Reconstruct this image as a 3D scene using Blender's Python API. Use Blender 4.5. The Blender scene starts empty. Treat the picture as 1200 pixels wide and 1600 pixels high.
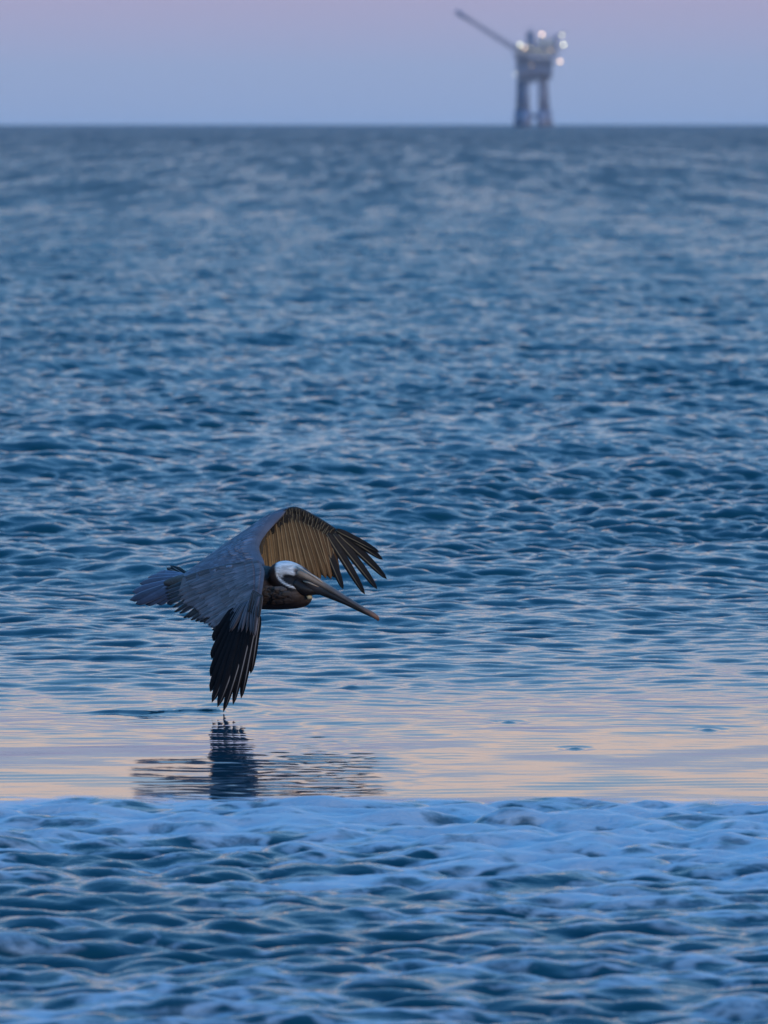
import bpy, math, random
import numpy as np
from mathutils import Vector

# ---------------------------------------------------------------- camera
H = 2.30            # lens height above the water (m)
D = 25.0            # distance of the bird (m)
FPX = 10000.0       # focal length in photo pixels (1200 wide)
TILT = math.atan((800 - 191) / FPX)
scene = bpy.context.scene
col = scene.collection
cam_d = bpy.data.cameras.new("camera")
cam = bpy.data.objects.new("camera", cam_d)
col.objects.link(cam)
cam.location = (0, 0, H)
cam.rotation_euler = (math.pi / 2 - TILT, 0, 0)
cam_d.sensor_fit = 'HORIZONTAL'
cam_d.sensor_width = 36
cam_d.lens = 36 * FPX / 1200
cam_d.clip_start = 0.5
cam_d.clip_end = 60000
cam_d.dof.use_dof = True
cam_d.dof.focus_distance = D + 0.2
cam_d.dof.aperture_fstop = 8.6
scene.camera = cam

# ---------------------------------------------------------------- light
SUN_EL, SUN_AZ = math.radians(7), math.radians(142)   # low, behind the camera, to the right (azimuth from +Y towards +X)
world = bpy.data.worlds.new("World")
scene.world = world
world.use_nodes = True
wn, wl = world.node_tree.nodes, world.node_tree.links
wn.clear()
out = wn.new('ShaderNodeOutputWorld')
bg = wn.new('ShaderNodeBackground')
tc = wn.new('ShaderNodeTexCoord')
sep = wn.new('ShaderNodeSeparateXYZ')
wl.new(tc.outputs['Generated'], sep.inputs[0])
mp = wn.new('ShaderNodeMath'); mp.operation = 'POWER'; mp.inputs[1].default_value = 0.5; mp.use_clamp = True
mx0 = wn.new('ShaderNodeMath'); mx0.operation = 'MAXIMUM'; mx0.inputs[1].default_value = 0.0
wl.new(sep.outputs['Z'], mx0.inputs[0]); wl.new(mx0.outputs[0], mp.inputs[0])
ramp = wn.new('ShaderNodeValToRGB')
def s2l(c):
    return [((v / 255) / 12.92 if v / 255 <= .04045 else ((v / 255 + .055) / 1.055) ** 2.4) for v in c]
SKY = [(0.0, (140, 168, 212)), (0.5, (154, 171, 208)), (1.15, (175, 168, 200)), (2.6, (178, 180, 214)), (4.2, (178, 194, 224)), (5.1, (196, 208, 230)), (5.7, (256, 234, 222)),
       (6.8, (280, 243, 222)), (7.9, (210, 224, 240)), (10, (172, 213, 254)), (20, (128, 202, 263)), (38, (86, 169, 247)), (90, (54, 130, 212))]
GAIN = 1.35
cr = ramp.color_ramp
while len(cr.elements) > 1: cr.elements.remove(cr.elements[-1])
for i, (el, c) in enumerate(SKY):
    p = math.sin(math.radians(el)) ** .5
    e = cr.elements[0] if i == 0 else cr.elements.new(min(1, p))
    e.position = min(1, p)
    e.color = (*[v / GAIN for v in s2l(c)], 1)
wl.new(mp.outputs[0], ramp.inputs[0])
sky = wn.new('ShaderNodeTexSky'); sky.sky_type = 'NISHITA'; sky.sun_disc = False
sky.sun_elevation = SUN_EL; sky.sun_rotation = SUN_AZ
sm = wn.new('ShaderNodeVectorMath'); sm.operation = 'SCALE'; sm.inputs['Scale'].default_value = 0.006
wl.new(sky.outputs[0], sm.inputs[0])
ad = wn.new('ShaderNodeVectorMath'); ad.operation = 'ADD'
wl.new(ramp.outputs[0], ad.inputs[0]); wl.new(sm.outputs[0], ad.inputs[1])
wl.new(ad.outputs[0], bg.inputs[0]); bg.inputs[1].default_value = GAIN
wl.new(bg.outputs[0], out.inputs[0])

sun_d = bpy.data.lights.new("sun", 'SUN')
sun = bpy.data.objects.new("sun", sun_d); col.objects.link(sun)
sun_d.energy = 1.0; sun_d.angle = math.radians(12); sun_d.color = (1.0, 0.72, 0.45)
sv = Vector((math.sin(SUN_AZ) * math.cos(SUN_EL), math.cos(SUN_AZ) * math.cos(SUN_EL), math.sin(SUN_EL)))
sun.rotation_euler = sv.to_track_quat('Z', 'Y').to_euler()

scene.view_settings.view_transform = 'Standard'
scene.view_settings.look = 'None'
scene.view_settings.exposure = 0
scene.view_settings.gamma = 1
scene.render.engine = 'CYCLES'
scene.cycles.use_denoising = True
scene.cycles.max_bounces = 6
scene.cycles.glossy_bounces = 3
scene.cycles.volume_bounces = 0

R = np.random.default_rng(7)
random.seed(7)

def P(x, y, n=0.0):
    """world point seen at photo pixel (x, y), n metres nearer than the bird's plane"""
    d = D + .4 - n
    fx, uy = (x - 600) / FPX, (800 - y) / FPX
    c, s = math.cos(TILT), math.sin(TILT)
    return np.array([fx * d, (c + uy * s) * d, H + (-s + uy * c) * d])

def water_xy(x, y):
    r = P(x, y, 0) - np.array([0, 0, H])
    k = -H / r[2]
    return r[0] * k, r[1] * k

def prop(o, label=None, cat=None, kind=None, group=None):
    if label: o['label'] = label
    if cat: o['category'] = cat
    if kind: o['kind'] = kind
    if group: o['group'] = group

# ---------------------------------------------------------------- materials
def new_mat(name):
    m = bpy.data.materials.new(name); m.use_nodes = True
    nt = m.node_tree
    return m, nt.nodes, nt.links, nt.nodes['Principled BSDF']

def noise(nodes, links, scale, detail=3, rough=.55, vec=None, dist=0):
    n = nodes.new('ShaderNodeTexNoise'); n.inputs['Scale'].default_value = scale
    n.inputs['Detail'].default_value = detail; n.inputs['Roughness'].default_value = rough
    n.inputs['Distortion'].default_value = dist
    if vec is not None: links.new(vec, n.inputs['Vector'])
    return n

def math_node(nodes, links, op, a, b, clamp=False):
    n = nodes.new('ShaderNodeMath'); n.operation = op; n.use_clamp = clamp
    for i, v in enumerate((a, b)):
        if isinstance(v, (int, float)): n.inputs[i].default_value = v
        elif v is not None: links.new(v, n.inputs[i])
    return n.outputs[0]

def maprange(nodes, links, v, a, b, c=0., d=1., smooth=True):
    n = nodes.new('ShaderNodeMapRange')
    if smooth: n.interpolation_type = 'SMOOTHSTEP'
    links.new(v, n.inputs[0])
    for i, q in enumerate((a, b, c, d)): n.inputs[i + 1].default_value = q
    return n.outputs[0]

def simple_mat(name, colr, rough=.6, metal=0., nscale=3., namp=.25, emis=None, estr=0):
    m, N, L, b = new_mat(name)
    tcn = N.new('ShaderNodeTexCoord')
    nz = noise(N, L, nscale, 4, .6, tcn.outputs['Object'])
    mix = N.new('ShaderNodeMix'); mix.data_type = 'RGBA'
    mix.inputs[6].default_value = (*[c * (1 - namp) for c in colr], 1)
    mix.inputs[7].default_value = (*[min(1, c * (1 + namp)) for c in colr], 1)
    L.new(nz.outputs[0], mix.inputs[0]); L.new(mix.outputs[2], b.inputs['Base Color'])
    b.inputs['Roughness'].default_value = rough; b.inputs['Metallic'].default_value = metal
    if emis:
        b.inputs['Emission Color'].default_value = (*emis, 1); b.inputs['Emission Strength'].default_value = estr
    return m

# ---------------------------------------------------------------- water
def cascade(L, N, lmin, lmax, slope, wind, spread, seed, p=3.0):
    """periodic random sea: height and horizontal shift fields with a given rms slope"""
    rng = np.random.default_rng(seed)
    k1 = 2 * np.pi * np.fft.fftfreq(N, L / N)
    kx, ky = np.meshgrid(k1, k1, indexing='ij')
    k = np.hypot(kx, ky); k[0, 0] = 1
    kmin, kmax = 2 * np.pi / lmax, 2 * np.pi / lmin
    a = k ** (-p)
    a *= 1 / (1 + (kmin / k) ** 8) * 1 / (1 + (k / kmax) ** 8)
    c = (kx * wind[0] + ky * wind[1]) / k
    a *= np.abs(c) ** spread + .06
    a[0, 0] = 0
    ph = rng.normal(size=(N, N)) + 1j * rng.normal(size=(N, N))
    hk = a ** 1.0 * ph
    h = np.fft.ifft2(hk).real
    sx, sy = np.gradient(h, L / N)
    rms = math.sqrt((sx ** 2 + sy ** 2).mean())
    f = slope / rms
    hk *= f
    h = np.fft.ifft2(hk).real
    dx = np.fft.ifft2(1j * kx / k * hk).real
    dy = np.fft.ifft2(1j * ky / k * hk).real
    return L, N, h.astype(np.float32), dx.astype(np.float32), dy.astype(np.float32)

def sample(c, x, y, rot=0., off=(0, 0), fields=3):
    L, N = c[0], c[1]
    cr_, sr = math.cos(rot), math.sin(rot)
    u = ((x * cr_ + y * sr) + off[0]) / L * N
    v = ((-x * sr + y * cr_) + off[1]) / L * N
    i0 = np.floor(u).astype(np.int64); j0 = np.floor(v).astype(np.int64)
    fu = (u - i0).astype(np.float32); fv = (v - j0).astype(np.float32)
    fu = fu * fu * (3 - 2 * fu); fv = fv * fv * (3 - 2 * fv)
    i0 %= N; j0 %= N; i1 = (i0 + 1) % N; j1 = (j0 + 1) % N
    res = []
    for F in c[2:2 + fields]:
        res.append((F[i0, j0] * (1 - fu) + F[i1, j0] * fu) * (1 - fv) + (F[i0, j1] * (1 - fu) + F[i1, j1] * fu) * fv)
    if fields == 3:
        h, a, b = res
        return h, a * cr_ - b * sr, a * sr + b * cr_
    return res[0]

def ss(x, a, b):
    t = np.clip((x - a) / (b - a), 0, 1)
    return t * t * (3 - 2 * t)

def build_water():
    # rows: rings round the camera, getting wider apart with distance
    rows = list(np.linspace(0.8, 13.5, 70))
    d = rows[-1]
    S0 = 0.016
    sp_l = [.18] * len(rows)
    while d < 5500:
        s = S0 if d < 27 else S0 * (d / 27) ** 1.35
        if d < 15.2: s = max(s, .18 - (d - 13.5) * .0965)
        if d > 700: s = max(s, (d / 700) ** 2.2 * 1.3)
        d += s; rows.append(d); sp_l.append(s)
    rows = np.array(rows); spc = np.array(sp_l)
    th = list(np.arange(0, 9.6, .036)); st = .036
    while th[-1] < 180:
        st = min(st * 1.07, 4); th.append(min(180, th[-1] + st))
    th = np.array(th); th = np.concatenate([-th[:0:-1], th[:-1]])   # closed ring
    nt, nr = len(th), len(rows)
    T, Rr = np.meshgrid(np.radians(th), rows, indexing='xy')
    X = (np.sin(T) * Rr).ravel(); Y = (np.cos(T) * Rr).ravel()
    DD = Rr.ravel(); SP = np.repeat(spc, nt)
    colsp = np.repeat(np.gradient(np.radians(th))[None, :], nr, 0).ravel() * DD
    SPm = np.maximum(SP, np.abs(colsp))
    c_f = cascade(6.3, 512, .045, .17, .14, (.25, -.97), .6, 11, 2.1)
    c_m = cascade(17.7, 1024, .11, .42, .29, (-.1, -.99), .8, 12, 1.9)
    c_l = cascade(97.0, 1024, .45, 5, .12, (.12, -.99), .8, 13, 2.0)
    c_g = cascade(61.0, 512, 2.5, 16, .1, (.3, -.95), 0, 14, 2.5)     # gusts / patches
    g = sample(c_g, X, Y, .3, fields=1); g = g / g.std()
    g2 = sample(c_g, X * 2.6 + 13, Y * 1.0, 1.1, fields=1); g2 = g2 / g2.std()
    # how choppy the water is at each place
    # calm sheet of water between the shore break and the open chop
    dw = DD + .12 * g2 + .15 * g
    calm = ss(dw, 20.9, 21.2)
    rise = .012 + .07 * ss(dw, 23.4, 24.8) + .22 * ss(dw, 24.8, 27) + .30 * ss(dw, 26, 30) + .38 * ss(dw, 28, 36)
    amp = (1 - calm) * (.85 - .25 * ss(DD, 19.8, 20.6)) + calm * rise
    amp_l = (1 - calm) * .35 + calm * (.12 + .88 * ss(dw, 26, 38))
    amp *= 1 + .16 * np.clip(g, -2, 2) * ss(DD, 26, 34)
    wf = np.clip(1.15 - SPm / .09, 0, 1); wm = np.clip(1.15 - SPm / .24, 0, 1); wl_ = np.clip(1.15 - SPm / 1.4, 0, 1)
    Z = np.zeros_like(X); DX = np.zeros_like(X); DY = np.zeros_like(X)
    for c, w, rot, ch in ((c_f, wf * amp, .21, .9), (c_m, wm * amp, -.12, 1.15), (c_l, wl_ * amp_l, .07, 1.0)):
        if c is c_l: h, a, b = sample(c, X * 1.5, Y * 1.15, rot); h *= .8; a *= .6; b *= .8
        else: h, a, b = sample(c, X * (.72 + .40 * ss(DD, 27, 42)), Y * 1.3, rot); h *= .85; a *= .7; b *= .75
        if c is c_f:
            ex, ey = water_xy(482, 1192)
            w = w + .5 * np.exp(-((X - ex) / .33) ** 2 - ((Y - ey) / 1.2) ** 2)
        if c is c_m: w = w + .05 * np.exp(-((X + .48) / .4) ** 2 - ((Y - 23.6) / 1.2) ** 2)
        Z += h * w; DX += a * w * ch; DY += b * w * ch
    hf = Z.copy()
    # second, crossed mid cascade gives rounder lumps in the shore break
    near = 1 - ss(dw, 20.4, 21.2)
    h, a, b = sample(c_m, X * 1.0 + 5.1, Y * 1.0 + 3.3, .9)
    Z += h * .35 * near; DX += a * .35 * near; DY += b * .35 * near
    hm = h
    # the low swell of the shore break, crest just this side of the calm sheet
    q = sample(c_g, X * 1.4 + 30, Y * .05, .0, fields=1); q = q / q.std()
    cr0 = 20.95 + .16 * q
    t = DD - cr0
    prof = np.where(t > 0, np.exp(-(t / .22) ** 2), np.exp(-(t / 2.4) ** 2))
    Z += .03 * prof
    h2 = sample(c_m, X * .7 + 9, Y * .7, .4, fields=1)
    Z += prof * h2 * .9 * (t < .5)
    # long low heave lines in the chop beyond the bird
    for dd, wd, hh, cx, lx in ((33.8, .5, .05, -.6, 2.2), (36.5, .7, .05, 1.6, 2.5), (29.8, .35, .02, 1.2, 1.6)):
        yy = Y + .25 * g2
        Z += hh * np.exp(-((yy - dd) / wd) ** 2 - ((X - cx) / lx) ** 2)
    # wake drawn on the sheet by the dragged wing tip
    ax, ay = water_xy(95, 1113); bx, by = water_xy(350, 1110)
    u = np.clip((X - ax) / (bx - ax), 0, 1)
    yl = ay + (by - ay) * u + .035 * np.sin(X * 9) + .02 * np.sin(X * 23 + 1)
    m = (X > ax - .1) & (X < bx + .03)
    thick = .032 + .008 * np.sin(X * 31)
    Z += np.where(m, (.010 + .010 * u) * np.exp(-((Y - yl) / thick) ** 2) * np.sin(np.pi * np.clip(u, 0, 1)) ** .25 * (.85 + .15 * np.sin(X * 17)), 0)
    # ring ripples round the touching tip and small drops
    for (px, py, aa, lam, ext) in ((352, 1108, .0014, .085, .30), (548, 1073, .009, .2, .05), (650, 1072, .004, .1, .1), (795, 1128, .006, .1, .06), (1105, 1138, .005, .1, .06), (898, 1168, .005, .09, .05)):
        ex, ey = water_xy(px, py)
        rr = np.hypot(X - ex, (Y - ey) * .8)
        Z += aa * np.cos(2 * np.pi * rr / lam) * np.exp(-(rr / ext) ** 2)
    # foam
    f1 = sample(c_g, X * 3.3 + 4, Y * 1.9, .5, fields=1); f1 = f1 / f1.std()
    f2 = sample(c_m, X * .55 + 2, Y * .4 + 7, .2, fields=1); f2 = f2 / f2.std()
    side = .35 * ss(X, -1.5, 1.2)
    env = (1 - ss(DD - .14 * q + .05 * g2, 21.15, 21.6)) * (.50 + .50 * ss(DD + .35 * f1 + side * 1.6, 17.6, 20.1))
    f3 = sample(c_m, X * .8 + 1, Y * .8 + 5, 1.3, fields=1); f3 = f3 / f3.std()
    hfn = hf / hf[(DD > 16) & (DD < 21)].std()
    foam = env * (.43 + .15 * ss(DD, 20.0, 20.9)) + env * (.22 * f1 + .18 * f2 + .14 * f3) + .24 * hfn * env
    foam = np.where(DD < 22.4, foam, -1)
    foam = np.maximum(foam, 0) * np.clip(1 - (np.abs(th[None, :] / 60).repeat(nr, 0).ravel()) ** 6, 0, 1)

    me = bpy.data.meshes.new("water")
    co = np.empty((nr * nt + 1, 3), np.float32)
    co[:-1, 0] = X - DX; co[:-1, 1] = Y - DY; co[:-1, 2] = Z
    co[-1] = (0, 0, 0)
    ii = np.arange(nr - 1)[:, None] * nt; jj = np.arange(nt)[None, :]; j2 = (jj + 1) % nt
    q4 = np.stack([ii + jj, ii + j2, ii + nt + j2, ii + nt + jj], -1).reshape(-1, 4)[:, ::-1]
    tri = np.stack([np.full(nt, nr * nt), (np.arange(nt) + 1) % nt, np.arange(nt)], -1)
    me.vertices.add(len(co)); me.vertices.foreach_set('co', co.ravel())
    nq = len(q4)
    me.loops.add(nq * 4 + nt * 3)
    me.loops.foreach_set('vertex_index', np.concatenate([q4.ravel(), tri.ravel()]).astype(np.int32))
    me.polygons.add(nq + nt)
    me.polygons.foreach_set('loop_start', np.concatenate([np.arange(nq) * 4, nq * 4 + np.arange(nt) * 3]).astype(np.int32))
    me.update(calc_edges=True)
    me.polygons.foreach_set('use_smooth', np.ones(nq + nt, bool))
    for nm, arr in (('foam', foam), ('lost', 1 - .35 * wl_ - .4 * wm - .25 * wf), ('chop', amp)):
        at = me.attributes.new(nm, 'FLOAT', 'POINT')
        at.data.foreach_set('value', np.append(arr, 0).astype(np.float32))
    if co[:, 2].max() > 2: print('wave too high', co[:, 2].max())
    o = bpy.data.objects.new("water", me); col.objects.link(o)
    prop(o, "blue evening sea with choppy wavelets, a calm pinkish sheet and a foamy shore break", "water", "structure")
    n0 = me.polygons[nq // 2].normal.z
    if n0 < 0: me.flip_normals()
    return o

def water_material():
    m, N, L, b = new_mat("sea_water")
    b.inputs['Base Color'].default_value = (.004, .056, .082, 1)
    b.inputs['IOR'].default_value = 1.333
    geo = N.new('ShaderNodeNewGeometry')
    at = {}
    for nm in ('foam', 'lost', 'chop'):
        a = N.new('ShaderNodeAttribute'); a.attribute_name = nm; at[nm] = a.outputs['Fac']
    # fine ripples as bump near, wave bump far
    mpn = N.new('ShaderNodeMapping'); mpn.inputs['Scale'].default_value = (1, 1.9, 1)
    L.new(geo.outputs['Position'], mpn.inputs['Vector'])
    n1 = noise(N, L, 14, 3, .6, mpn.outputs[0], .6)
    b1 = N.new('ShaderNodeBump'); b1.inputs['Distance'].default_value = .006
    L.new(n1.outputs[0], b1.inputs['Height']); L.new(math_node(N, L, 'MULTIPLY', at['chop'], .8), b1.inputs['Strength'])
    n2 = noise(N, L, 1.1, 5, .6, mpn.outputs[0], .4)
    b2 = N.new('ShaderNodeBump'); b2.inputs['Distance'].default_value = .35
    L.new(n2.outputs[0], b2.inputs['Height']); L.new(math_node(N, L, 'MULTIPLY', at['lost'], .9), b2.inputs['Strength'])
    L.new(b1.outputs[0], b2.inputs['Normal'])
    L.new(b2.outputs[0], b.inputs['Normal'])
    # wind patches: cat's-paws seen as long pale and dark flecks on the far water
    tot = None
    for sc_, wgt in (((1.8, .16, 1), .3), ((.75, .035, 1), .4), ((.25, .008, 1), .3)):
        mm_ = N.new('ShaderNodeMapping'); mm_.inputs['Scale'].default_value = sc_
        L.new(geo.outputs['Position'], mm_.inputs['Vector'])
        nn_ = noise(N, L, 1.0, 3, .65, mm_.outputs[0], .5)
        t_ = math_node(N, L, 'MULTIPLY', nn_.outputs[0], wgt)
        tot = t_ if tot is None else math_node(N, L, 'ADD', tot, t_)
    pf = maprange(N, L, tot, .42, .58, .24, .72)
    rg = N.new('ShaderNodeMix'); L.new(at['lost'], rg.inputs[0]); rg.inputs[2].default_value = .05; L.new(pf, rg.inputs[3])
    L.new(rg.outputs[0], b.inputs['Roughness'])
    # foam
    mf = N.new('ShaderNodeMapping'); mf.inputs['Scale'].default_value = (1, 1.5, 1)
    L.new(geo.outputs['Position'], mf.inputs['Vector'])
    nf = noise(N, L, 5, 7, .70, mf.outputs[0], 1.2)
    warp = N.new('ShaderNodeVectorMath'); warp.operation = 'MULTIPLY_ADD'
    nw = noise(N, L, 3, 3, .6, mf.outputs[0]); L.new(nw.outputs['Color'], warp.inputs[0]); warp.inputs[1].default_value = (.5, .5, .5); L.new(mf.outputs[0], warp.inputs[2])
    vo = N.new('ShaderNodeTexVoronoi'); vo.feature = 'DISTANCE_TO_EDGE'; vo.inputs['Scale'].default_value = 4.5; L.new(warp.outputs[0], vo.inputs['Vector'])
    lace = maprange(N, L, vo.outputs['Distance'], .0, .28, .5, -.22)
    v = math_node(N, L, 'ADD', math_node(N, L, 'ADD', at['foam'], math_node(N, L, 'MULTIPLY', math_node(N, L, 'SUBTRACT', nf.outputs[0], .5), 2.0)), lace)
    fac = maprange(N, L, v, .22, 1.3, 0, .68)
    has = maprange(N, L, at['foam'], .02, .2, 0, 1)
    fac = math_node(N, L, 'MULTIPLY', fac, has)
    fb = N.new('ShaderNodeBsdfPrincipled')
    fb.inputs['Base Color'].default_value = (.66, .76, .85, 1); fb.inputs['Roughness'].default_value = .45
    nb = noise(N, L, 22, 4, .6, mf.outputs[0], .8)
    bf = N.new('ShaderNodeBump'); bf.inputs['Distance'].default_value = .02; bf.inputs['Strength'].default_value = .5
    L.new(nb.outputs[0], bf.inputs['Height']); L.new(bf.outputs[0], fb.inputs['Normal'])
    mx = N.new('ShaderNodeMixShader')
    L.new(fac, mx.inputs[0]); L.new(b.outputs[0], mx.inputs[1]); L.new(fb.outputs[0], mx.inputs[2])
    L.new(mx.outputs[0], N['Material Output'].inputs['Surface'])
    return m

water = build_water()
water.data.materials.append(water_material())

# ---------------------------------------------------------------- mesh builder
class MB:
    def __init__(s): s.v, s.f, s.c, s.uv = [], [], [], []; s.n = 0
    def add(s, V, F, C, UV=None):
        V = np.asarray(V, float)
        s.v.append(V); s.f += [tuple(i + s.n for i in f) for f in F]
        C = np.asarray(C, float)
        if C.ndim == 1: C = np.repeat(C[None], len(V), 0)
        s.c.append(C)
        s.uv.append(np.zeros((len(V), 2)) if UV is None else np.asarray(UV, float))
        s.n += len(V)
    def build(s, name, m, parent=None, origin=(0, 0, 0), smooth=True):
        me = bpy.data.meshes.new(name)
        V = np.concatenate(s.v) - np.asarray(origin)
        me.from_pydata(V.tolist(), [], s.f)
        C = np.concatenate(s.c); UV = np.concatenate(s.uv)
        ca = me.color_attributes.new('tint', 'FLOAT_COLOR', 'POINT')
        ca.data.foreach_set('color', np.concatenate([C, np.ones((len(C), 1))], 1).ravel())
        u = me.attributes.new('vane', 'FLOAT_VECTOR', 'POINT')
        u.data.foreach_set('vector', np.concatenate([UV, np.zeros((len(UV), 1))], 1).ravel())
        me.polygons.foreach_set('use_smooth', [smooth] * len(me.polygons))
        me.materials.append(m); me.update()
        o = bpy.data.objects.new(name, me); col.objects.link(o)
        if parent: o.parent = parent
        return o
    # simple solids
    def box(s, c, sz, C=(.5, .5, .5)):
        c = np.array(c); h = np.array(sz) / 2
        V = [c + h * np.array([i, j, k]) for i in (-1, 1) for j in (-1, 1) for k in (-1, 1)]
        s.add(V, [(0, 1, 3, 2), (4, 6, 7, 5), (0, 4, 5, 1), (2, 3, 7, 6), (0, 2, 6, 4), (1, 5, 7, 3)], C)
    def rod(s, a, b, ra, rb=None, seg=8, C=(.5, .5, .5)):
        rb = ra if rb is None else rb
        s.loft([a, b], [ra, rb], [ra, rb], seg, C)
    def loft(s, pts, rw, rh, seg=12, C=(.5, .5, .5), up=(0, 0, 1)):
        pts = [np.asarray(p, float) for p in pts]; V = []; n = len(pts); cols = []
        for i, p in enumerate(pts):
            t = pts[min(i + 1, n - 1)] - pts[max(i - 1, 0)]; t = t / np.linalg.norm(t)
            a = np.cross(t, up)
            if np.linalg.norm(a) < 1e-4: a = np.cross(t, (1, 0, 0))
            a /= np.linalg.norm(a); b_ = np.cross(a, t)
            for k in range(seg):
                an = 2 * math.pi * k / seg
                V.append(p + a * math.cos(an) * rw[i] + b_ * math.sin(an) * rh[i])
                cols.append(C[i] if isinstance(C, list) else C)
        F = []
        for i in range(n - 1):
            for k in range(seg):
                k2 = (k + 1) % seg
                F.append((i * seg + k, i * seg + k2, (i + 1) * seg + k2, (i + 1) * seg + k))
        F.append(tuple(range(seg))[::-1]); F.append(tuple((n - 1) * seg + k for k in range(seg)))
        s.add(V, F, np.array(cols))

def nz(v): return v / max(1e-9, np.linalg.norm(v))

def feather(B, root, tip, w, nrm, c0, c1, bend=.0, curl=.0, camber=.12, asym=0., thick=.0006, point=.28, nt_=12, wander=0.0, start=.55):
    """one feather: closed, cambered blade; UV carries place along and across the vane"""
    root, tip = np.asarray(root, float), np.asarray(tip, float)
    ax = tip - root; Lg = np.linalg.norm(ax); ax = ax / Lg
    side = nz(np.cross(nrm, ax)); n2 = np.cross(ax, side)
    j = 1 + random.uniform(-.12, .12)
    V, UV, C = [], [], []
    vs = (-1, -.55, 0, .55, 1)
    for top in (1, -1):
        for i in range(nt_ + 1):
            t = i / nt_
            if t < .18: ww = w * (start + (1 - start) * math.sin(t / .18 * math.pi / 2))
            elif t > 1 - point: ww = w * math.sqrt(max(.0, 1 - ((t - 1 + point) / point) ** 2)) * .98 + w * .02
            else: ww = w
            c = root + ax * Lg * t + n2 * bend * Lg * 4 * t * (1 - t) + side * curl * Lg * t * t
            for v in vs:
                vv = v + asym * (1 - v * v)
                V.append(c + side * vv * ww / 2 + n2 * (camber * w * (1 - v * v) + top * thick))
                UV.append((t, v))
                C.append((np.array(c0) * (1 - t) + np.array(c1) * t) * j)
    m = 5; F = []; o = (nt_ + 1) * m
    for i in range(nt_):
        for k in range(m - 1):
            a, b, c_, d_ = i * m + k, i * m + k + 1, (i + 1) * m + k + 1, (i + 1) * m + k
            F.append((a, b, c_, d_)); F.append((o + d_, o + c_, o + b, o + a))
        for k in (0, m - 1):
            a, d_ = i * m + k, (i + 1) * m + k
            F.append((a, d_, o + d_, o + a) if k == 0 else (d_, a, o + a, o + d_))
    F.append(tuple(range(m))[::-1] + tuple(o + k for k in range(m)))
    F.append(tuple(nt_ * m + k for k in range(m)) + tuple(o + nt_ * m + k for k in range(m))[::-1])
    B.add(V, F, np.array(C), UV)

def cr1(P4, t):
    a, b, c, d_ = P4
    return .5 * ((2 * b) + (-a + c) * t + (2 * a - 5 * b + 4 * c - d_) * t * t + (-a + 3 * b - 3 * c + d_) * t ** 3)

def spline(pts, t):
    n = len(pts) - 1; x = min(max(t, 0), 1) * n; i = min(int(x), n - 1); f = x - i
    g = lambda k: pts[k] if 0 <= k <= n else (2 * pts[0] - pts[1] if k < 0 else 2 * pts[n] - pts[n - 1])
    return cr1((g(i - 1), g(i), g(i + 1), g(i + 2)), f)

class Patch:
    def __init__(s, grid): s.g = [[P(*p) for p in row] for row in grid]
    def at(s, u, v): return spline([spline(r, v) for r in s.g], u)
    def normal(s, u, v, toward=(0, -1, .25)):
        e = .02; u1, u2 = max(0, u - e), min(1, u + e); v1, v2 = max(0, v - e), min(1, v + e)
        n = nz(np.cross(s.at(u2, v) - s.at(u1, v), s.at(u, v2) - s.at(u, v1)))
        return n if np.dot(n, toward) > 0 else -n
    def sheet(s, B, C, th0, th1, nu=28, nv=14, toward=(0, -1, .25)):
        V = []; UV = []
        for sg in (1, -1):
            for i in range(nu + 1):
                for j in range(nv + 1):
                    u, v = i / nu, j / nv
                    th = th0 * math.sqrt(max(0, 1 - v)) * math.sqrt(min(1, v * 8 + .02)) + th1
                    if v == 0: th = th1
                    V.append(s.at(u, v) + s.normal(u, v, toward) * sg * th); UV.append((u * 3, .5))
        m = nv + 1; o = (nu + 1) * m; F = []
        for i in range(nu):
            for j in range(nv):
                a, b, c_, d_ = i * m + j, i * m + j + 1, (i + 1) * m + j + 1, (i + 1) * m + j
                F.append((a, b, c_, d_)); F.append((o + d_, o + c_, o + b, o + a))
            F.append((i * m, (i + 1) * m, o + (i + 1) * m, o + i * m))
            F.append(((i + 1) * m + nv, i * m + nv, o + i * m + nv, o + (i + 1) * m + nv))
        for j in range(nv):
            F.append((j + 1, j, o + j, o + j + 1)); F.append((nu * m + j, nu * m + j + 1, o + nu * m + j + 1, o + nu * m + j))
        B.add(V, F, C, UV)

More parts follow.
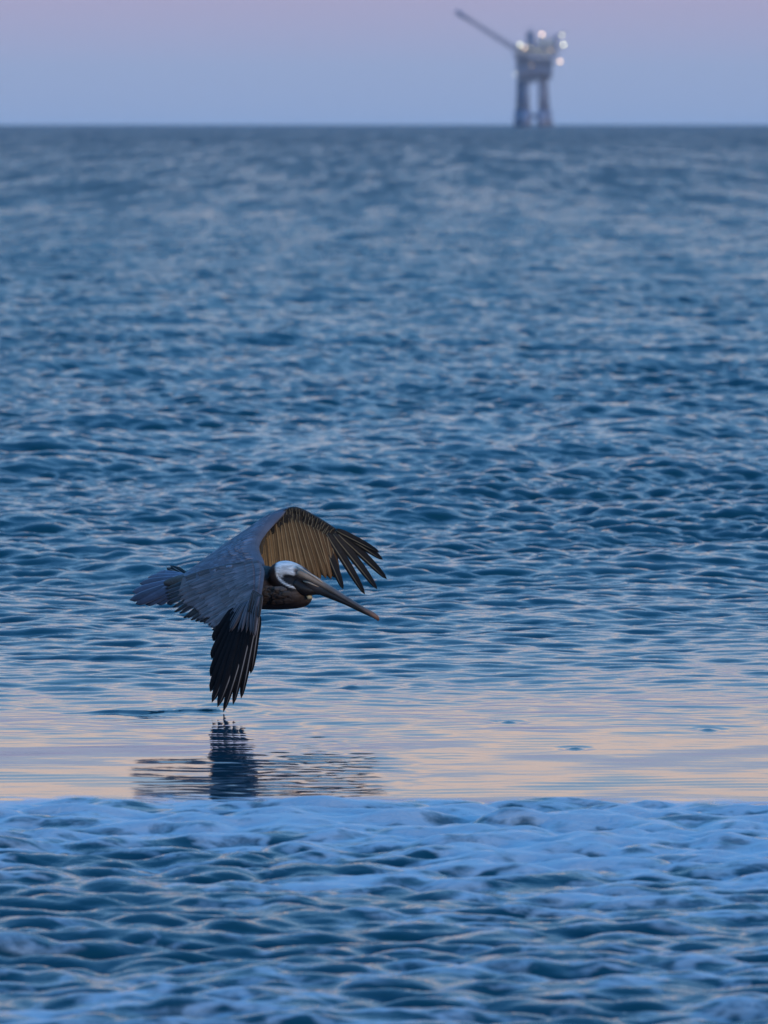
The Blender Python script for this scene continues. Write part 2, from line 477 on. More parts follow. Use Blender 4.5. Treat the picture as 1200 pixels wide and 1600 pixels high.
def feather_mat(name, rachis=(.5, .45, .4), ramt=.5, edge=(.4, .4, .42), eamt=.25, rough=.6, spec=.3):
    m, N, L, b = new_mat(name)
    a = N.new('ShaderNodeAttribute'); a.attribute_name = 'tint'
    u = N.new('ShaderNodeAttribute'); u.attribute_name = 'vane'
    sp = N.new('ShaderNodeSeparateXYZ'); L.new(u.outputs['Vector'], sp.inputs[0])
    av = math_node(N, L, 'ABSOLUTE', sp.outputs[1], None)
    tcn = N.new('ShaderNodeTexCoord')
    n1 = noise(N, L, 16, 4, .6, tcn.outputs['Object'])
    # barbs: slanting fine lines on each vane
    cx = N.new('ShaderNodeCombineXYZ')
    L.new(math_node(N, L, 'SUBTRACT', math_node(N, L, 'MULTIPLY', sp.outputs[0], 34), math_node(N, L, 'MULTIPLY', av, 3.5)), cx.inputs[0])
    L.new(math_node(N, L, 'MULTIPLY', sp.outputs[1], 1.2), cx.inputs[1])
    n2 = noise(N, L, 1.0, 3, .7, cx.outputs[0])
    k = math_node(N, L, 'ADD', math_node(N, L, 'MULTIPLY', n1.outputs[0], .9), math_node(N, L, 'MULTIPLY', n2.outputs[0], .9))
    k = math_node(N, L, 'ADD', k, .1)
    vm = N.new('ShaderNodeVectorMath'); vm.operation = 'SCALE'
    L.new(a.outputs['Color'], vm.inputs[0]); L.new(k, vm.inputs['Scale'])
    mixe = N.new('ShaderNodeMix'); mixe.data_type = 'RGBA'
    L.new(maprange(N, L, av, .72, 1.0, 0, eamt), mixe.inputs[0]); L.new(vm.outputs[0], mixe.inputs[6]); mixe.inputs[7].default_value = (*edge, 1)
    mixr = N.new('ShaderNodeMix'); mixr.data_type = 'RGBA'
    rr = math_node(N, L, 'MULTIPLY', maprange(N, L, av, .05, .16, ramt, 0), maprange(N, L, sp.outputs[0], .6, 1, 1, .2))
    L.new(rr, mixr.inputs[0]); L.new(mixe.outputs[2], mixr.inputs[6]); mixr.inputs[7].default_value = (*rachis, 1)
    L.new(mixr.outputs[2], b.inputs['Base Color'])
    b.inputs['Roughness'].default_value = rough
    b.inputs['Specular IOR Level'].default_value = spec
    bp = N.new('ShaderNodeBump'); bp.inputs['Strength'].default_value = .35; bp.inputs['Distance'].default_value = .003
    L.new(n2.outputs[0], bp.inputs['Height']); L.new(bp.outputs[0], b.inputs['Normal'])
    return m

# ---------------------------------------------------------------- pelican
BASE = P(400, 918, 0)
bird = bpy.data.objects.new("pelican", None); col.objects.link(bird); bird.location = BASE
prop(bird, "brown pelican banking low over the water, one wing tip touching it", "pelican")
TOWARD = np.array([0, -1, .3])
m_dorsal = feather_mat("slate_feathers", (.05, .05, .06), .35, (.42, .42, .50), .5, .62)
m_black = feather_mat("black_flight_feathers", (.42, .38, .36), .6, (.02, .02, .025), .2, .7, .12)
m_brown = feather_mat("brown_underwing_feathers", (.60, .42, .22), .45, (.03, .02, .012), .9, .7, .15)
m_far_tip = feather_mat("dark_fingered_feathers", (.50, .38, .22), .42, (.02, .016, .012), .4, .65, .15)

GREY = np.array([.12, .12, .15]); GREY2 = np.array([.165, .145, .165]); BLK = np.array([.006, .006, .008]); DBR = np.array([.035, .026, .02])

# --- body with neck and head, one skin
def union_body():
    b = MB()
    def chain(pts):
        n = len(pts); N_ = n * 5
        arr = [np.array([*P(*p[:3]), p[3], p[4]]) for p in pts]
        sm_ = [spline(arr, i / (N_ - 1)) for i in range(N_)]
        b.loft([q[:3] for q in sm_], [max(.004, q[3]) for q in sm_], [max(.004, q[4]) for q in sm_], 24)
    chain([(258, 911, -.27, .016, .012), (285, 909, -.22, .045, .030), (320, 910, -.15, .075, .052), (355, 913, -.06, .095, .072),
           (395, 916, .02, .105, .088), (430, 921, .08, .095, .082), (458, 928, .13, .070, .062), (476, 934, .16, .042, .040), (484, 937, .175, .015, .016)])
    # folded neck: out of the breast, back up to the nape, into the head
    chain([(440, 930, .13, .050, .050), (458, 926, .17, .047, .050), (456, 916, .18, .042, .042), (440, 908, .165, .036, .038), (431, 900, .16, .033, .033), (434, 892, .165, .034, .032),
           (445, 890, .175, .037, .036), (458, 893, .185, .036, .036), (472, 899, .195, .030, .032), (484, 906, .205, .022, .024), (492, 910, .21, .010, .012)])
    o = b.build("body", m_dorsal)
    md = o.modifiers.new("r", 'REMESH'); md.mode = 'VOXEL'; md.voxel_size = .0055
    s_ = o.modifiers.new("s", 'SMOOTH'); s_.iterations = 6; s_.factor = .5
    dg = bpy.context.evaluated_depsgraph_get()
    me = bpy.data.meshes.new_from_object(o.evaluated_get(dg))
    bpy.data.objects.remove(o)
    return me
me = union_body()
me.name = "body"
nv = len(me.vertices); co = np.empty(nv * 3, np.float32); me.vertices.foreach_get('co', co); co = co.reshape(-1, 3).astype(float)
# photo-plane coordinates of every vertex, used as a body-fixed map of the plumage
c_, s_ = math.cos(TILT), math.sin(TILT)
dep = (co[:, 1] * c_ - (co[:, 2] - H) * s_)
bx_ = 600 + co[:, 0] / dep * FPX; by_ = 800 - (co[:, 1] * s_ + (co[:, 2] - H) * c_) / dep * FPX
def blob(cx, cy, rx, ry, ang=0, soft=.25):
    a = math.radians(ang); X_ = (bx_ - cx) * math.cos(a) + (by_ - cy) * math.sin(a); Y_ = -(bx_ - cx) * math.sin(a) + (by_ - cy) * math.cos(a)
    r = np.sqrt((X_ / rx) ** 2 + (Y_ / ry) ** 2); return 1 - ss(r, 1 - soft, 1 + soft)
C = np.repeat(np.array([[.085, .066, .060]]), nv, 0)
def lay(mask, c): global C; C = C * (1 - mask[:, None]) + np.array(c) * mask[:, None]
lay(ss(by_, 925, 945), (.028, .018, .016))                       # dark belly and breast
lay((1 - ss(by_, 893, 903)) * (1 - ss(bx_, 400, 415)), GREY2)    # back
inhead = ((bx_ > 412) & (by_ < 925)).astype(float)
lay(blob(433, 900, 17, 30) * inhead, (.025, .013, .010))         # dark nape
lay(blob(458, 912, 26, 16, 25) * inhead, (.022, .018, .018))     # dark cheek and throat
lay(blob(447, 888, 17, 15, 15, .12) * inhead, (.72, .72, .71))     # white crown
lay(blob(463, 886, 12, 6, 30, .3) * inhead, (.66, .64, .60))
lay(blob(459, 907, 19, 7, 24, .15) * inhead, (.016, .015, .017))   # black cheek
lay(blob(468, 895, 11, 5.5, 35, .35) * inhead, (.10, .085, .08))     # bare face round the eye
ring = np.clip(blob(458, 901, 28, 17, 22, .06) - blob(460, 899, 28, 17, 22, .06), 0, 1) * (by_ > 893) * (bx_ < 468)
lay(ring, (.85, .83, .80))                                         # white line down the side of the neck
ca = me.color_attributes.new('tint', 'FLOAT_COLOR', 'POINT')
ca.data.foreach_set('color', np.concatenate([C, np.ones((nv, 1))], 1).ravel())
va = me.attributes.new('vane', 'FLOAT_VECTOR', 'POINT')
va.data.foreach_set('vector', np.stack([bx_ / 60, np.full(nv, .5), 0 * bx_], 1).ravel())
me.vertices.foreach_set('co', (co - BASE).ravel()); me.update()
me.polygons.foreach_set('use_smooth', [True] * len(me.polygons))
me.materials.clear()
mb_, N, L, b = new_mat("body_plumage")
a = N.new('ShaderNodeAttribute'); a.attribute_name = 'tint'
tcn = N.new('ShaderNodeTexCoord'); mpn = N.new('ShaderNodeMapping'); mpn.inputs['Scale'].default_value = (14, 30, 60)
L.new(tcn.outputs['Object'], mpn.inputs[0])
n1 = noise(N, L, 1.6, 5, .65, mpn.outputs[0], .4)
vm = N.new('ShaderNodeVectorMath'); vm.operation = 'SCALE'
L.new(a.outputs['Color'], vm.inputs[0]); L.new(maprange(N, L, n1.outputs[0], .25, .75, .6, 1.45), vm.inputs['Scale'])
L.new(vm.outputs[0], b.inputs['Base Color']); b.inputs['Roughness'].default_value = .7; b.inputs['Specular IOR Level'].default_value = .3
bp = N.new('ShaderNodeBump'); bp.inputs['Strength'].default_value = .5; bp.inputs['Distance'].default_value = .006
L.new(n1.outputs[0], bp.inputs['Height']); L.new(bp.outputs[0], b.inputs['Normal'])
me.materials.append(mb_)
body = bpy.data.objects.new("body", me); col.objects.link(body); body.parent = bird

# --- breast and flank contour feathers
B = MB()
for i in range(95):
    t = random.random(); x = 408 + 72 * t; y = random.uniform(918, 946 - 8 * t)
    r0 = P(x, y, .02 + .15 * t); dirv = nz(P(x - 20, y + 2, 0) - P(x, y, 0) + np.array([0, .015, 0]))
    # drop on to the skin: slide towards the camera
    k = np.argmin((bx_ - x) ** 2 + (by_ - y) ** 2 + np.where(dep > 25.0, 400, 0) + (dep - dep.min()) * 30)
    r0 = co[k]
    nrm = nz(r0 - P(x, 918, -.02 + .12 * t))
    cc = np.array([.10, .085, .078]) if y < 930 else np.array([.035, .024, .022])
    feather(B, r0 - nrm * .001, r0 + dirv * random.uniform(.03, .045) + nrm * .003, .014, nrm, cc * .9, cc * random.uniform(.7, 1.5), camber=.1, nt_=6, thick=.0004)
B.build("breast_plumage", feather_mat("breast_feathers", (.2, .17, .15), .3, (.22, .2, .19), .3, .7), bird, BASE)

# --- near wing (upper side seen)
near_p = Patch([
    [(408, 881, .08), (372, 885, .06), (328, 892, .0), (286, 903, -.10)],
    [(413, 892, .20), (376, 902, .17), (332, 914, .08), (282, 931, -.03)],
    [(411, 912, .33), (384, 922, .29), (350, 938, .20), (312, 956, .10)],
    [(406, 940, .43), (393, 948, .40), (374, 960, .36), (352, 972, .30)]])
B = MB()
near_p.sheet(B, GREY * .8, .016, .002, toward=TOWARD)
st_ = [P(*q) for q in [(259, 921, -.14), (264, 941, -.09), (283, 960, -.02), (306, 970, .07), (326, 976, .16), (337, 990, .24)]]
ns = 19
for i in range(ns):                                # secondaries
    u = i / (ns - 1)
    r0 = near_p.at(u * .97, .42) - near_p.normal(u, .5, TOWARD) * .006
    tp = spline(st_, u) + R.normal(0, .003, 3)
    feather(B, r0 - TOWARD * .0, tp, .034, near_p.normal(u, .6, TOWARD), GREY * (.35 if i % 3 == 0 else .9), (BLK * 1.6 if u > .12 else BLK * 2), bend=.02, camber=.16)
def coverts(B, pt, rows, c_fn, toward, ulen=0.0, u0=0., u1=1.):
    for (v, ln, w, cnt, lift) in rows:
        for i in range(cnt):
            u = u0 + (u1 - u0) * (i + .5 + random.uniform(-.25, .25)) / cnt
            u = min(max(u, 0), 1)
            n = pt.normal(u, min(v + .1, 1), toward)
            r0 = pt.at(u, v) + n * lift
            e = pt.at(u, min(v + .12, 1)) - pt.at(u, max(0, min(v + .12, 1) - .12))
            e = nz(e) * ln * random.uniform(.78, 1.12) * (.72 if (u < .22 and v > .4) else 1)
            e = e + nz(pt.at(min(1, u + .05), v) - pt.at(max(0, u - .05), v)) * ulen * ln
            feather(B, r0, r0 + e + n * (.002 - lift * .4), w, n, *c_fn(u, v), camber=.10, bend=.03, nt_=8, thick=.0005)
def gfn(u, v):
    k = random.uniform(.5, 1.3) * (.55 if u < .10 else 1)  # coverts beside the back tinted darker: shade of the fold put into their colour
    g = GREY2 * (1 - .25 * v) * k + np.array([.02, .006, 0]) * random.random()
    return (g * .7, g * 1.25)
coverts(B, near_p, [(.74, .14, .019, 36, .004), (.60, .13, .018, 38, .008), (.46, .11, .017, 40, .011), (.34, .085, .016, 40, .014), (.23, .07, .016, 40, .016), (.12, .06, .015, 38, .017), (.03, .05, .013, 38, .014)], gfn, TOWARD)
for i in range(9):      # long scapulars where the wing meets the back
    u = i / 8
    r0 = spline([P(405, 880, .09), P(372, 884, .09), P(338, 891, .04)], u) + R.normal(0, .003, 3)
    tp = r0 + nz(P(283, 908, -.12) - r0) * random.uniform(.16, .2) * (1 - .3 * u)
    g = np.array([.25, .26, .32]) * random.uniform(.8, 1.1)
    feather(B, r0 + np.array([0, -.008, 0]), tp + np.array([0, -.006, 0]), .017, np.array([-.1, -.85, .5]), g * .8, g * 1.2, camber=.06)
wing_near = B.build("wing", m_dorsal, bird, BASE)
wing_near['label'] = "near wing, slate grey upper side with black primaries pointing down to the water"
# greater coverts: narrow grey spikes over the black hand
B = MB()
for i in range(15):
    u = i / 14
    r0 = spline([P(372, 945, .36), P(392, 938, .42), P(405, 932, .45)], u)
    tp = spline([P(346, 982, .33), P(363, 985, .42), P(392, 992, .49), P(401, 995, .5)], u) + R.normal(0, .004, 3)
    g = GREY2 * random.uniform(.25, 1.25)
    feather(B, r0, tp, .013, TOWARD, g, g * .5, camber=.12, nt_=8, point=.6)
for i in range(9):
    u = i / 8
    feather(B, spline([P(396, 922, .42), P(409, 930, .45)], u), spline([P(386, 958, .44), P(404, 966, .48)], u) + R.normal(0, .003, 3), .013, TOWARD, DBR * 1.2, BLK, camber=.15, nt_=7)
hand = B.build("hand_coverts", m_dorsal, wing_near, (0, 0, 0)); hand.data.transform(__import__('mathutils').Matrix.Translation(-Vector(BASE)))
# primaries, each its own piece
p_tip = [(334, 1002), (332, 1030), (331, 1058), (331, 1082), (334, 1099), (343, 1106), (352, 1114), (361, 1101), (374, 1091), (390, 1052)]
p_root = [(368, 952), (374, 950), (379, 949), (384, 948), (388, 948), (392, 948), (396, 949), (399, 951), (402, 955), (404, 962)]
for i, (tp, rt) in enumerate(zip(p_tip, p_root)):
    B = MB()
    u = i / 9
    feather(B, P(*rt, .34 + .12 * u), P(*tp, .36 + .06 * math.sin(u * 3)+.06*u), .045 if i < 6 else .034, np.array([.15 - .3 * u, -1, .1]), BLK * 1.1, BLK * .9, curl=(-.02 if i < 7 else .02), bend=.03, camber=.10, asym=.45, point=(.3 if i < 4 else .55), nt_=16)
    o = B.build("primary_feather", m_black, wing_near, BASE)

# --- far wing, inner part (upper side seen) blending into the back
far_d = Patch([
    [(292, 900, -.10), (293, 897, -.12), (296, 895, -.15)],
    [(335, 894, -.02), (330, 878, -.10), (338, 863, -.23)],
    [(378, 888, .03), (368, 858, -.12), (387, 829, -.33)],
    [(404, 884, .06), (394, 848, -.17), (426, 803, -.39)],
    [(413, 886, .05), (405, 850, -.20), (452, 794, -.42)]])
B = MB()
far_d.sheet(B, GREY, .004, .006, toward=TOWARD)
for v in np.linspace(.02, .97, 16):
    for k in range(20):
        u = (k + random.random() * .7) / 20 * .95 + .05
        if u > .86 - .12 * v: continue
        n = far_d.normal(u, v, TOWARD); r0 = far_d.at(u, v) + n * .007
        e = far_d.at(max(0, u - .12), min(1, v)) - far_d.at(u, v); e = nz(e) * .06 * random.uniform(.8, 1.15)
        if u < .12: e *= .6
        g = np.array([.13, .145, .185]) * random.uniform(.7, 1.3)
        feather(B, r0, r0 + e + n * .001, .024, n, g * .9, g * 1.1, camber=.08, nt_=6, thick=.0005)
far_d_obj = B

far_v = Patch([
    [(403, 846, -.26), (404, 856, -.25), (407, 868, -.24)],
    [(412, 819, -.33), (414, 832, -.32), (416, 850, -.31)],
    [(438, 799, -.40), (438, 815, -.39), (437, 834, -.38)],
    [(463, 792, -.43), (462, 811, -.42), (461, 832, -.42)],
    [(497, 808, -.45), (492, 825, -.44), (486, 842, -.44)],
    [(530, 829, -.45), (520, 838, -.45), (510, 852, -.45)],
    [(553, 843, -.44), (544, 848, -.44), (532, 858, -.45)]])
far_v.sheet(B, DBR * .9, .010, .002, toward=(0, -1, 0))
far_wing = B.build("wing", m_dorsal, bird, BASE)
far_wing['label'] = "far wing, raised, with its brown underside and spread dark fingers showing"
B = MB()
bt = [P(*q) for q in [(409, 890, -.27), (418, 900, -.30), (440, 904, -.34), (468, 906, -.37), (496, 906, -.39), (518, 903, -.41), (527, 899, -.42)]]
nb_ = 21
for i in range(nb_):
    u = i / (nb_ - 1)
    r0 = far_v.at(u * .80 + .01, .50) + np.array([0, -.012, 0])
    tp = spline(bt, u) + R.normal(0, .003, 3)
    k = random.uniform(.5, 1.2)
    br = (np.array([.29, .17, .07]) * (1 - u) + np.array([.15, .08, .038]) * u) * k
    feather(B, r0, tp + np.array([0, -.006 * (i % 2), 0]), .030, np.array([.1, -1, 0]), br * .65, br * 1.15, bend=.03, camber=.2, point=.25)
o = B.build("underwing_plumage", m_brown, far_wing, (0, 0, 0)); o.data.transform(__import__('mathutils').Matrix.Translation(-Vector(BASE)))
B = MB()
for (v, ln, w, cnt, lift) in [(.62, .045, .022, 26, .012), (.45, .05, .022, 26, .014), (.28, .045, .02, 28, .017), (.14, .035, .018, 28, .018), (.04, .025, .016, 30, .016)]:
    for i in range(cnt):
        u = (i + .5 + random.uniform(-.3, .3)) / cnt
        if v > .3 and u < .30: continue
        u *= .97
        ln_ = ln * (1 - .55 * max(0, (u - .7) / .3))
        r0 = far_v.at(u, v) + np.array([0, -lift, 0])
        e = nz(far_v.at(u, 1) - far_v.at(u, 0)) * ln_ * random.uniform(.8, 1.2)
        g = np.array([.020, .015, .011]) * random.uniform(.4, 1.8)
        if u < .2: g = np.array([.08, .058, .035]) * random.uniform(.6, 1.2)
        feather(B, r0, r0 + e, w, np.array([0, -1, 0.]), g, g * 1.2, camber=.12, nt_=7)
o = B.build("underwing_coverts", m_far_tip, far_wing, (0, 0, 0)); o.data.transform(__import__('mathutils').Matrix.Translation(-Vector(BASE)))
for (rt, tp, w, cu) in [((503, 838), (538, 920), .034, -.02), ((512, 834), (573, 927), .034, -.03), ((522, 834), (593, 918), .034, -.04),
                        ((530, 834), (608, 901), .034, -.05), ((534, 832), (600, 871), .031, -.05), ((526, 828), (594, 861), .026, -.03)]:
    B = MB()
    dv = np.array([tp[0] - rt[0], tp[1] - rt[1]], float)
    feather(B, P(*rt, -.43), P(*tp, -.38), w, np.array([.1, -1, -.1]), DBR * 1.3, BLK, bend=-.02, curl=cu, camber=.10, asym=-.4, point=.62, nt_=16)
    B.build("primary_feather", m_far_tip, far_wing, BASE)

# --- tail
B = MB()
tt = [(262, 944, -.30), (246, 944, -.33), (228, 945, -.36), (212, 944, -.38), (203, 938, -.40), (207, 925, -.42), (219, 912, -.43), (232, 903, -.44), (246, 896, -.44)]
for i, q in enumerate(tt):
    u = i / (len(tt) - 1)
    r0 = spline([P(286, 918, -.2), P(290, 908, -.22), P(288, 902, -.25)], u)
    g = np.array([.13, .15, .23]) * random.uniform(.65, 1.25)
    feather(B, r0, P(*q), .036, TOWARD, g, g * .75, camber=.1, bend=.02)
    if i % 2 == 0: feather(B, r0 + TOWARD * .008, (P(*q) * .6 + r0 * .4) + TOWARD * .006, .03, TOWARD, g * 1.15, g, camber=.1, nt_=8)
B.build("tail", m_dorsal, bird, BASE)
B = MB()
for i, q in enumerate([(257, 893), (261, 888), (267, 885), (273, 886)]):
    feather(B, P(291, 901 - i * .6, -.26), P(*q, -.40), .026, TOWARD, BLK * 1.8, BLK * 1.4, camber=.2, point=.4)
B.build("far_tail_tuft", m_black, bird, BASE)

# --- bill
m_bill = feather_mat("bill_horn", (.3, .25, .2), 0, (.3, .3, .3), 0, .42)
def bill(name, pts, cols, parent):
    b = MB(); arr = [np.array([*P(p[0], p[1], p[2]), p[3], p[4]]) for p in pts]; K = 26
    sm_ = [spline(arr, i / (K - 1)) for i in range(K)]
    cc = [spline([np.array(c) for c in cols], i / (K - 1)) for i in range(K)]
    b.loft([q[:3] for q in sm_], [max(.001, q[3] * 1.15) for q in sm_], [max(.001, q[4] * 1.18) for q in sm_], 16, cc, up=(0.5, 0, .85))
    return b.build(name, m_bill, parent, BASE)
TAN = (.42, .31, .23); BG = (.12, .105, .10)
bl = bill("bill", [(466, 894, .205, .020, .012), (486, 903, .215, .020, .013), (510, 917, .225, .019, .011), (540, 935, .24, .018, .009), (566, 951, .25, .017, .008), (582, 960, .255, .013, .009), (590, 966, .258, .006, .007)],
          [(.30, .22, .16), TAN, (.20, .155, .125), BG, (.13, .10, .085), (.26, .15, .11), (.24, .12, .09)], bird)
bill("lower_mandible", [(478, 908, .205, .018, .016), (492, 916, .215, .018, .020), (512, 927, .225, .015, .015), (540, 941, .24, .013, .009), (566, 955, .248, .010, .006), (584, 964, .25, .006, .004)],
     [(.03, .026, .026), (.05, .04, .04), (.022, .02, .02), (.02, .018, .018), (.025, .02, .018), (.08, .05, .04)], bird)
bill("bill_nail", [(586, 963, .257, .007, .006), (590, 966, .258, .006, .006), (591, 970, .258, .003, .003)], [(.3, .17, .12), (.2, .1, .08), (.1, .06, .05)], bl)
bill("throat_pouch", [(462, 912, .19, .030, .024), (478, 921, .20, .028, .022), (494, 924, .21, .016, .012), (508, 928, .22, .006, .006)], [(.018, .014, .013)] * 4, bird)
b = MB(); b.loft([P(479, 929, .20), P(483, 933, .205), P(488, 934, .205)], [.004, .009, .003], [.004, .011, .003], 10, (.5, .42, .25)); b.build("yellow_breast_spot", m_bill, bird, BASE)
# thin pale strip running from the brow on to the bill
b = MB(); b.loft([P(462, 885, .222), P(474, 890, .232), P(488, 899, .238), (P(504, 910, .242))], [.002, .004, .004, .002], [.002, .003, .003, .002], 8, (.62, .48, .36)); b.build("pale_brow_strip", m_bill, bird, BASE)
b = MB(); b.loft([P(474, 908, .222), P(484, 911, .235), P(498, 917, .238)], [.002, .004, .001], [.002, .004, .001], 8, (.45, .34, .25)); b.build("gape_edge", m_bill, bird, BASE)
for (nn) in (.218,):
    b = MB()
    e0 = P(470, 897, nn); rr = .0055; V, F = [], []
    for i in range(9):
        for j in range(12):
            th_, ph = math.pi * i / 8, 2 * math.pi * j / 12
            V.append(e0 + rr * np.array([math.sin(th_) * math.cos(ph), math.sin(th_) * math.sin(ph), math.cos(th_)]))
    for i in range(8):
        for j in range(12): F.append((i * 12 + j, i * 12 + (j + 1) % 12, (i + 1) * 12 + (j + 1) % 12, (i + 1) * 12 + j))
    b.add(V, F, (.01, .01, .01)); b.build("eye", simple_mat("eye_gloss", (.02, .015, .012), .05), bird, BASE)

# ---------------------------------------------------------------- offshore platform
PD = 3100.0
PX = (836 - 600) / FPX * PD; S_ = FPX / PD
plat = bpy.data.objects.new("offshore_platform", None); col.objects.link(plat); plat.location = (PX, PD, 0)
prop(plat, "offshore oil platform with a long slanting flare boom and lit lamps on the horizon", "oil platform")
def q(x, y, dy=0.):      # photo pixel on the platform's own plane -> its local metres
    return np.array([(x - 836) / S_, dy, (198.5 - y) / S_])
m_steel = simple_mat("hazed_weathered_steel", (.26, .29, .40), .6, .1, .2)  # paled towards blue: part of the distance haze is put into this colour
m_dark = simple_mat("dark_module_paint", (.18, .23, .34), .6, 0, .2)
m_mod = simple_mat("grey_module_paint", (.5, .52, .5), .6, 0, .15)
m_lamp1 = simple_mat("warm_lamp", (.8, .7, .6), .4, 0, 1, .1, (1, .68, .42), 7)
m_lamp2 = simple_mat("pale_green_lamp", (.7, .8, .6), .4, 0, 1, .1, (1, .95, .58), 5)
def leg(xt, xb, dy):
    b = MB()
    b.rod(q(xt, 120, dy * .7), q(xt + (xb - xt) * .6, 172, dy * .9), 1.5, 1.6, 14)
    b.rod(q(xt + (xb - xt) * .6, 172.3, dy * .9), q(xb, 202, dy), 2.3, 2.7, 14)
    b.rod(q(xb, 202.2, dy), q(xb, 215, dy), 2.7, 2.7, 14)
    return b.build("leg", m_steel, plat)
for xt, xb in ((812, 811), (821, 822), (844, 846), (851, 856)):
    for dy in (-9, 9):
        if (xt in (812, 851) and dy > 0) or (xt in (821, 844) and dy < 0): leg(xt, xb, dy)
b = MB()
for (x0, y0, d0, x1, y1, d1) in [(815, 125, -7, 820, 165, 9), (821, 125, 8, 815, 165, -9), (844, 125, 8, 854, 168, -9), (850, 125, -7, 845, 168, 9),
                                 (814, 170, -8, 821, 170, 8), (846, 170, 8, 853, 170, -8), (815, 180, -8, 846, 180, 8), (821, 183, 8, 855, 183, -8)]:
    b.rod(q(x0, y0, d0), q(x1, y1, d1), .45, seg=8)
for k in range(9): b.rod(q(826 + k * 1.4, 126, 0), q(826 + k * 1.4, 118, 0), .3, seg=6)
b.build("bracing", m_steel, plat)
def module(name, x0, x1, y0, y1, dep_, mat, dy=0., ribs=0):
    b = MB()
    a, c = q(x0, y0), q(x1, y1)
    b.box(((a[0] + c[0]) / 2, dy, (a[2] + c[2]) / 2), (c[0] - a[0], dep_, a[2] - c[2]))
    for k in range(ribs):
        xx = a[0] + (c[0] - a[0]) * (k + .5) / ribs
        b.box((xx, dy - dep_ / 2 - .16, (a[2] + c[2]) / 2), (.35, .3, (a[2] - c[2]) * .96))
    return b.build(name, mat, plat, smooth=False)
module("cellar_deck", 808, 862, 112, 116, 24, m_steel)
module("cellar_module", 808, 835, 116.2, 130, 18, m_dark, ribs=5)
module("pump_module", 837, 861, 116.2, 124, 18, m_dark, 1, ribs=4)
module("process_module", 806, 826, 90, 111.8, 20, m_dark, ribs=5)
module("machinery_module", 828, 862, 92, 111.8, 19, m_dark, 1, ribs=6)
module("main_deck", 802, 871, 85.5, 89.5, 28, m_steel)
module("quarters", 806, 868, 77, 85.3, 20, m_mod, ribs=10)
module("upper_deck", 802, 880, 74.5, 76.8, 24, m_steel)
module("control_tower", 822, 834, 50, 74.3, 8, m_dark, ribs=2)
module("accommodation_block", 838, 864, 62, 74.3, 14, m_mod, ribs=5)
module("side_platform", 862.2, 878, 97, 99, 10, m_steel)
for x0, x1, y0 in ((802, 880, 74.5), (802, 871, 85.5)):
    for dd in (-12.5, 12.5):
        b = MB()
        n = 18
        for k in range(n + 1):
            xx = x0 + (x1 - x0) * k / n; b.rod(q(xx, y0, dd), q(xx, y0 - 3.6, dd), .07, seg=5)
        b.rod(q(x0, y0 - 3.6, dd), q(x1, y0 - 3.6, dd), .08, seg=5)
        b.build("railing", m_steel, plat)
b = MB(); b.rod(q(868, 74.3, 2), q(868, 56, 2), .9, .7, 10); b.rod(q(868, 57, 2), q(884, 50, 2), .5, .3, 8); b.rod(q(868, 62, 2), q(884, 50, 2), .25, .2, 6); b.box(q(866.5, 60, 2), (2.2, 2, 2.6)); b.build("crane", m_steel, plat)
for mx_, m0, m1 in ((845, 62, 44), (852, 62, 50), (828, 50, 40)):
    b = MB(); b.rod(q(mx_, m0, 0), q(mx_, m1, 0), .25, .15, 8); b.build("mast", m_steel, plat)
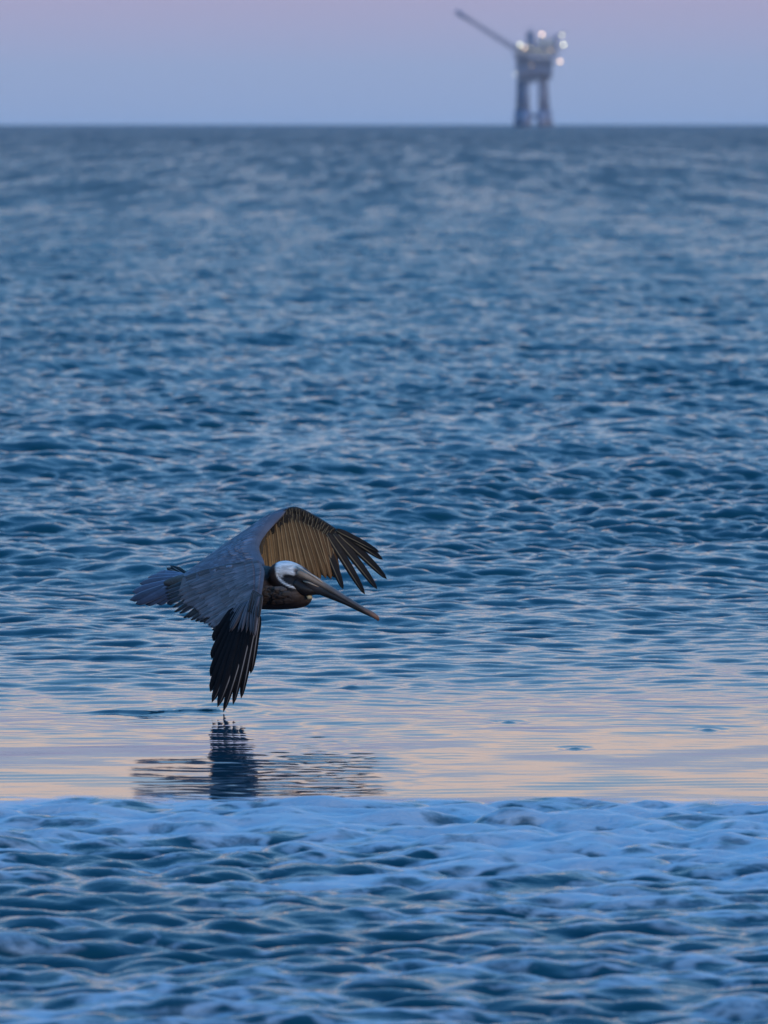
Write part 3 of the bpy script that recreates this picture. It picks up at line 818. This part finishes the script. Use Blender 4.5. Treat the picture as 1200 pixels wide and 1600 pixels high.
# flare boom: a tapering lattice
b = MB()
A0, A1 = q(804, 77, -3), q(717, 22.5, -12)
ax_ = nz(A1 - A0); sd = nz(np.cross(ax_, (0, 1, 0))); K = 15
def bp_(t, i, j): r = 1.25 * (1 - t) + .7 * t; return A0 + (A1 - A0) * t + sd * r * i + np.array([0, 1, 0]) * r * j
for i, j in ((1, 1), (1, -1), (-1, 1), (-1, -1)):
    b.rod(bp_(0, i, j), bp_(1, i, j), .15, .13, 6)
for k in range(K):
    t0, t1 = k / K, (k + 1) / K; e = 1 if k % 2 else -1
    for (i0, j0, i1, j1) in ((1, e, 1, -e), (-1, -e, -1, e), (e, 1, -e, 1), (-e, -1, e, -1)):
        b.rod(bp_(t0, i0, j0), bp_(t1, i1, j1), .17, .15, 5)
    for (i0, j0, i1, j1) in ((1, 1, 1, -1), (1, -1, -1, -1), (-1, -1, -1, 1), (-1, 1, 1, 1)):
        b.rod(bp_(t1, i0, j0), bp_(t1, i1, j1), .15, .15, 5)
b.rod(bp_(0, 0, 0), bp_(1.0, 0, 0), .15, .15, 8)
boom = b.build("flare_boom", m_steel, plat)
b = MB(); b.rod(A1 - ax_ * 6, A1 + ax_ * .8, .9, 1.3, 12); b.rod(A1 + ax_ * .8, A1 + ax_ * 1.8, 1.35, 1.2, 12); b.build("flare_tip", m_steel, boom)
for (x, y, r, mm) in ((845, 55, .62, m_lamp1), (876, 56, .45, m_lamp2), (878.5, 71, .62, m_lamp2), (873, 97, .60, m_lamp1), (811, 71, .60, m_lamp2), (818, 76, .42, m_lamp1), (803, 117, .28, m_lamp2), (829, 103, .22, m_lamp1), (851, 86, .2, m_lamp2), (838, 80, .26, m_lamp2), (858, 79, .24, m_lamp1), (825, 73, .3, m_lamp2)):
    b = MB(); c0 = q(x, y, -14.2); r *= .88
    b.loft([c0 + np.array([0, 0, r * math.cos(math.pi * i / 8) + .0]) for i in range(9)], [max(.02, r * math.sin(math.pi * i / 8)) for i in range(9)], [max(.02, r * math.sin(math.pi * i / 8)) for i in range(9)], 12, up=(0, 1, 0))
    o = b.build("lamp", mm, plat)
    b = MB(); b.rod(c0 + np.array([0, .6, r]), c0 + np.array([0, 3.2, -1.5]), .12, seg=6); b.box(c0 + np.array([0, .1, r + .16]), (r * 1.6, r * 1.6, .2)); b.build("lamp_bracket", m_steel, o)

# ---------------------------------------------------------------- evening haze over the sea
HAZE = 5e-5
if HAZE:
    b = MB(); b.box((0, 0, 58), (11800, 11800, 124)); m = bpy.data.materials.new("evening_air"); m.use_nodes = True
    N, L = m.node_tree.nodes, m.node_tree.links; N.clear()
    o_ = N.new('ShaderNodeOutputMaterial'); v = N.new('ShaderNodeVolumePrincipled')
    v.inputs['Color'].default_value = (.66, .80, 1, 1); v.inputs['Density'].default_value = HAZE
    L.new(v.outputs[0], o_.inputs['Volume'])
    hz = b.build("haze", m, smooth=False)
    prop(hz, "thin evening haze over the sea towards the horizon", "haze", "stuff")
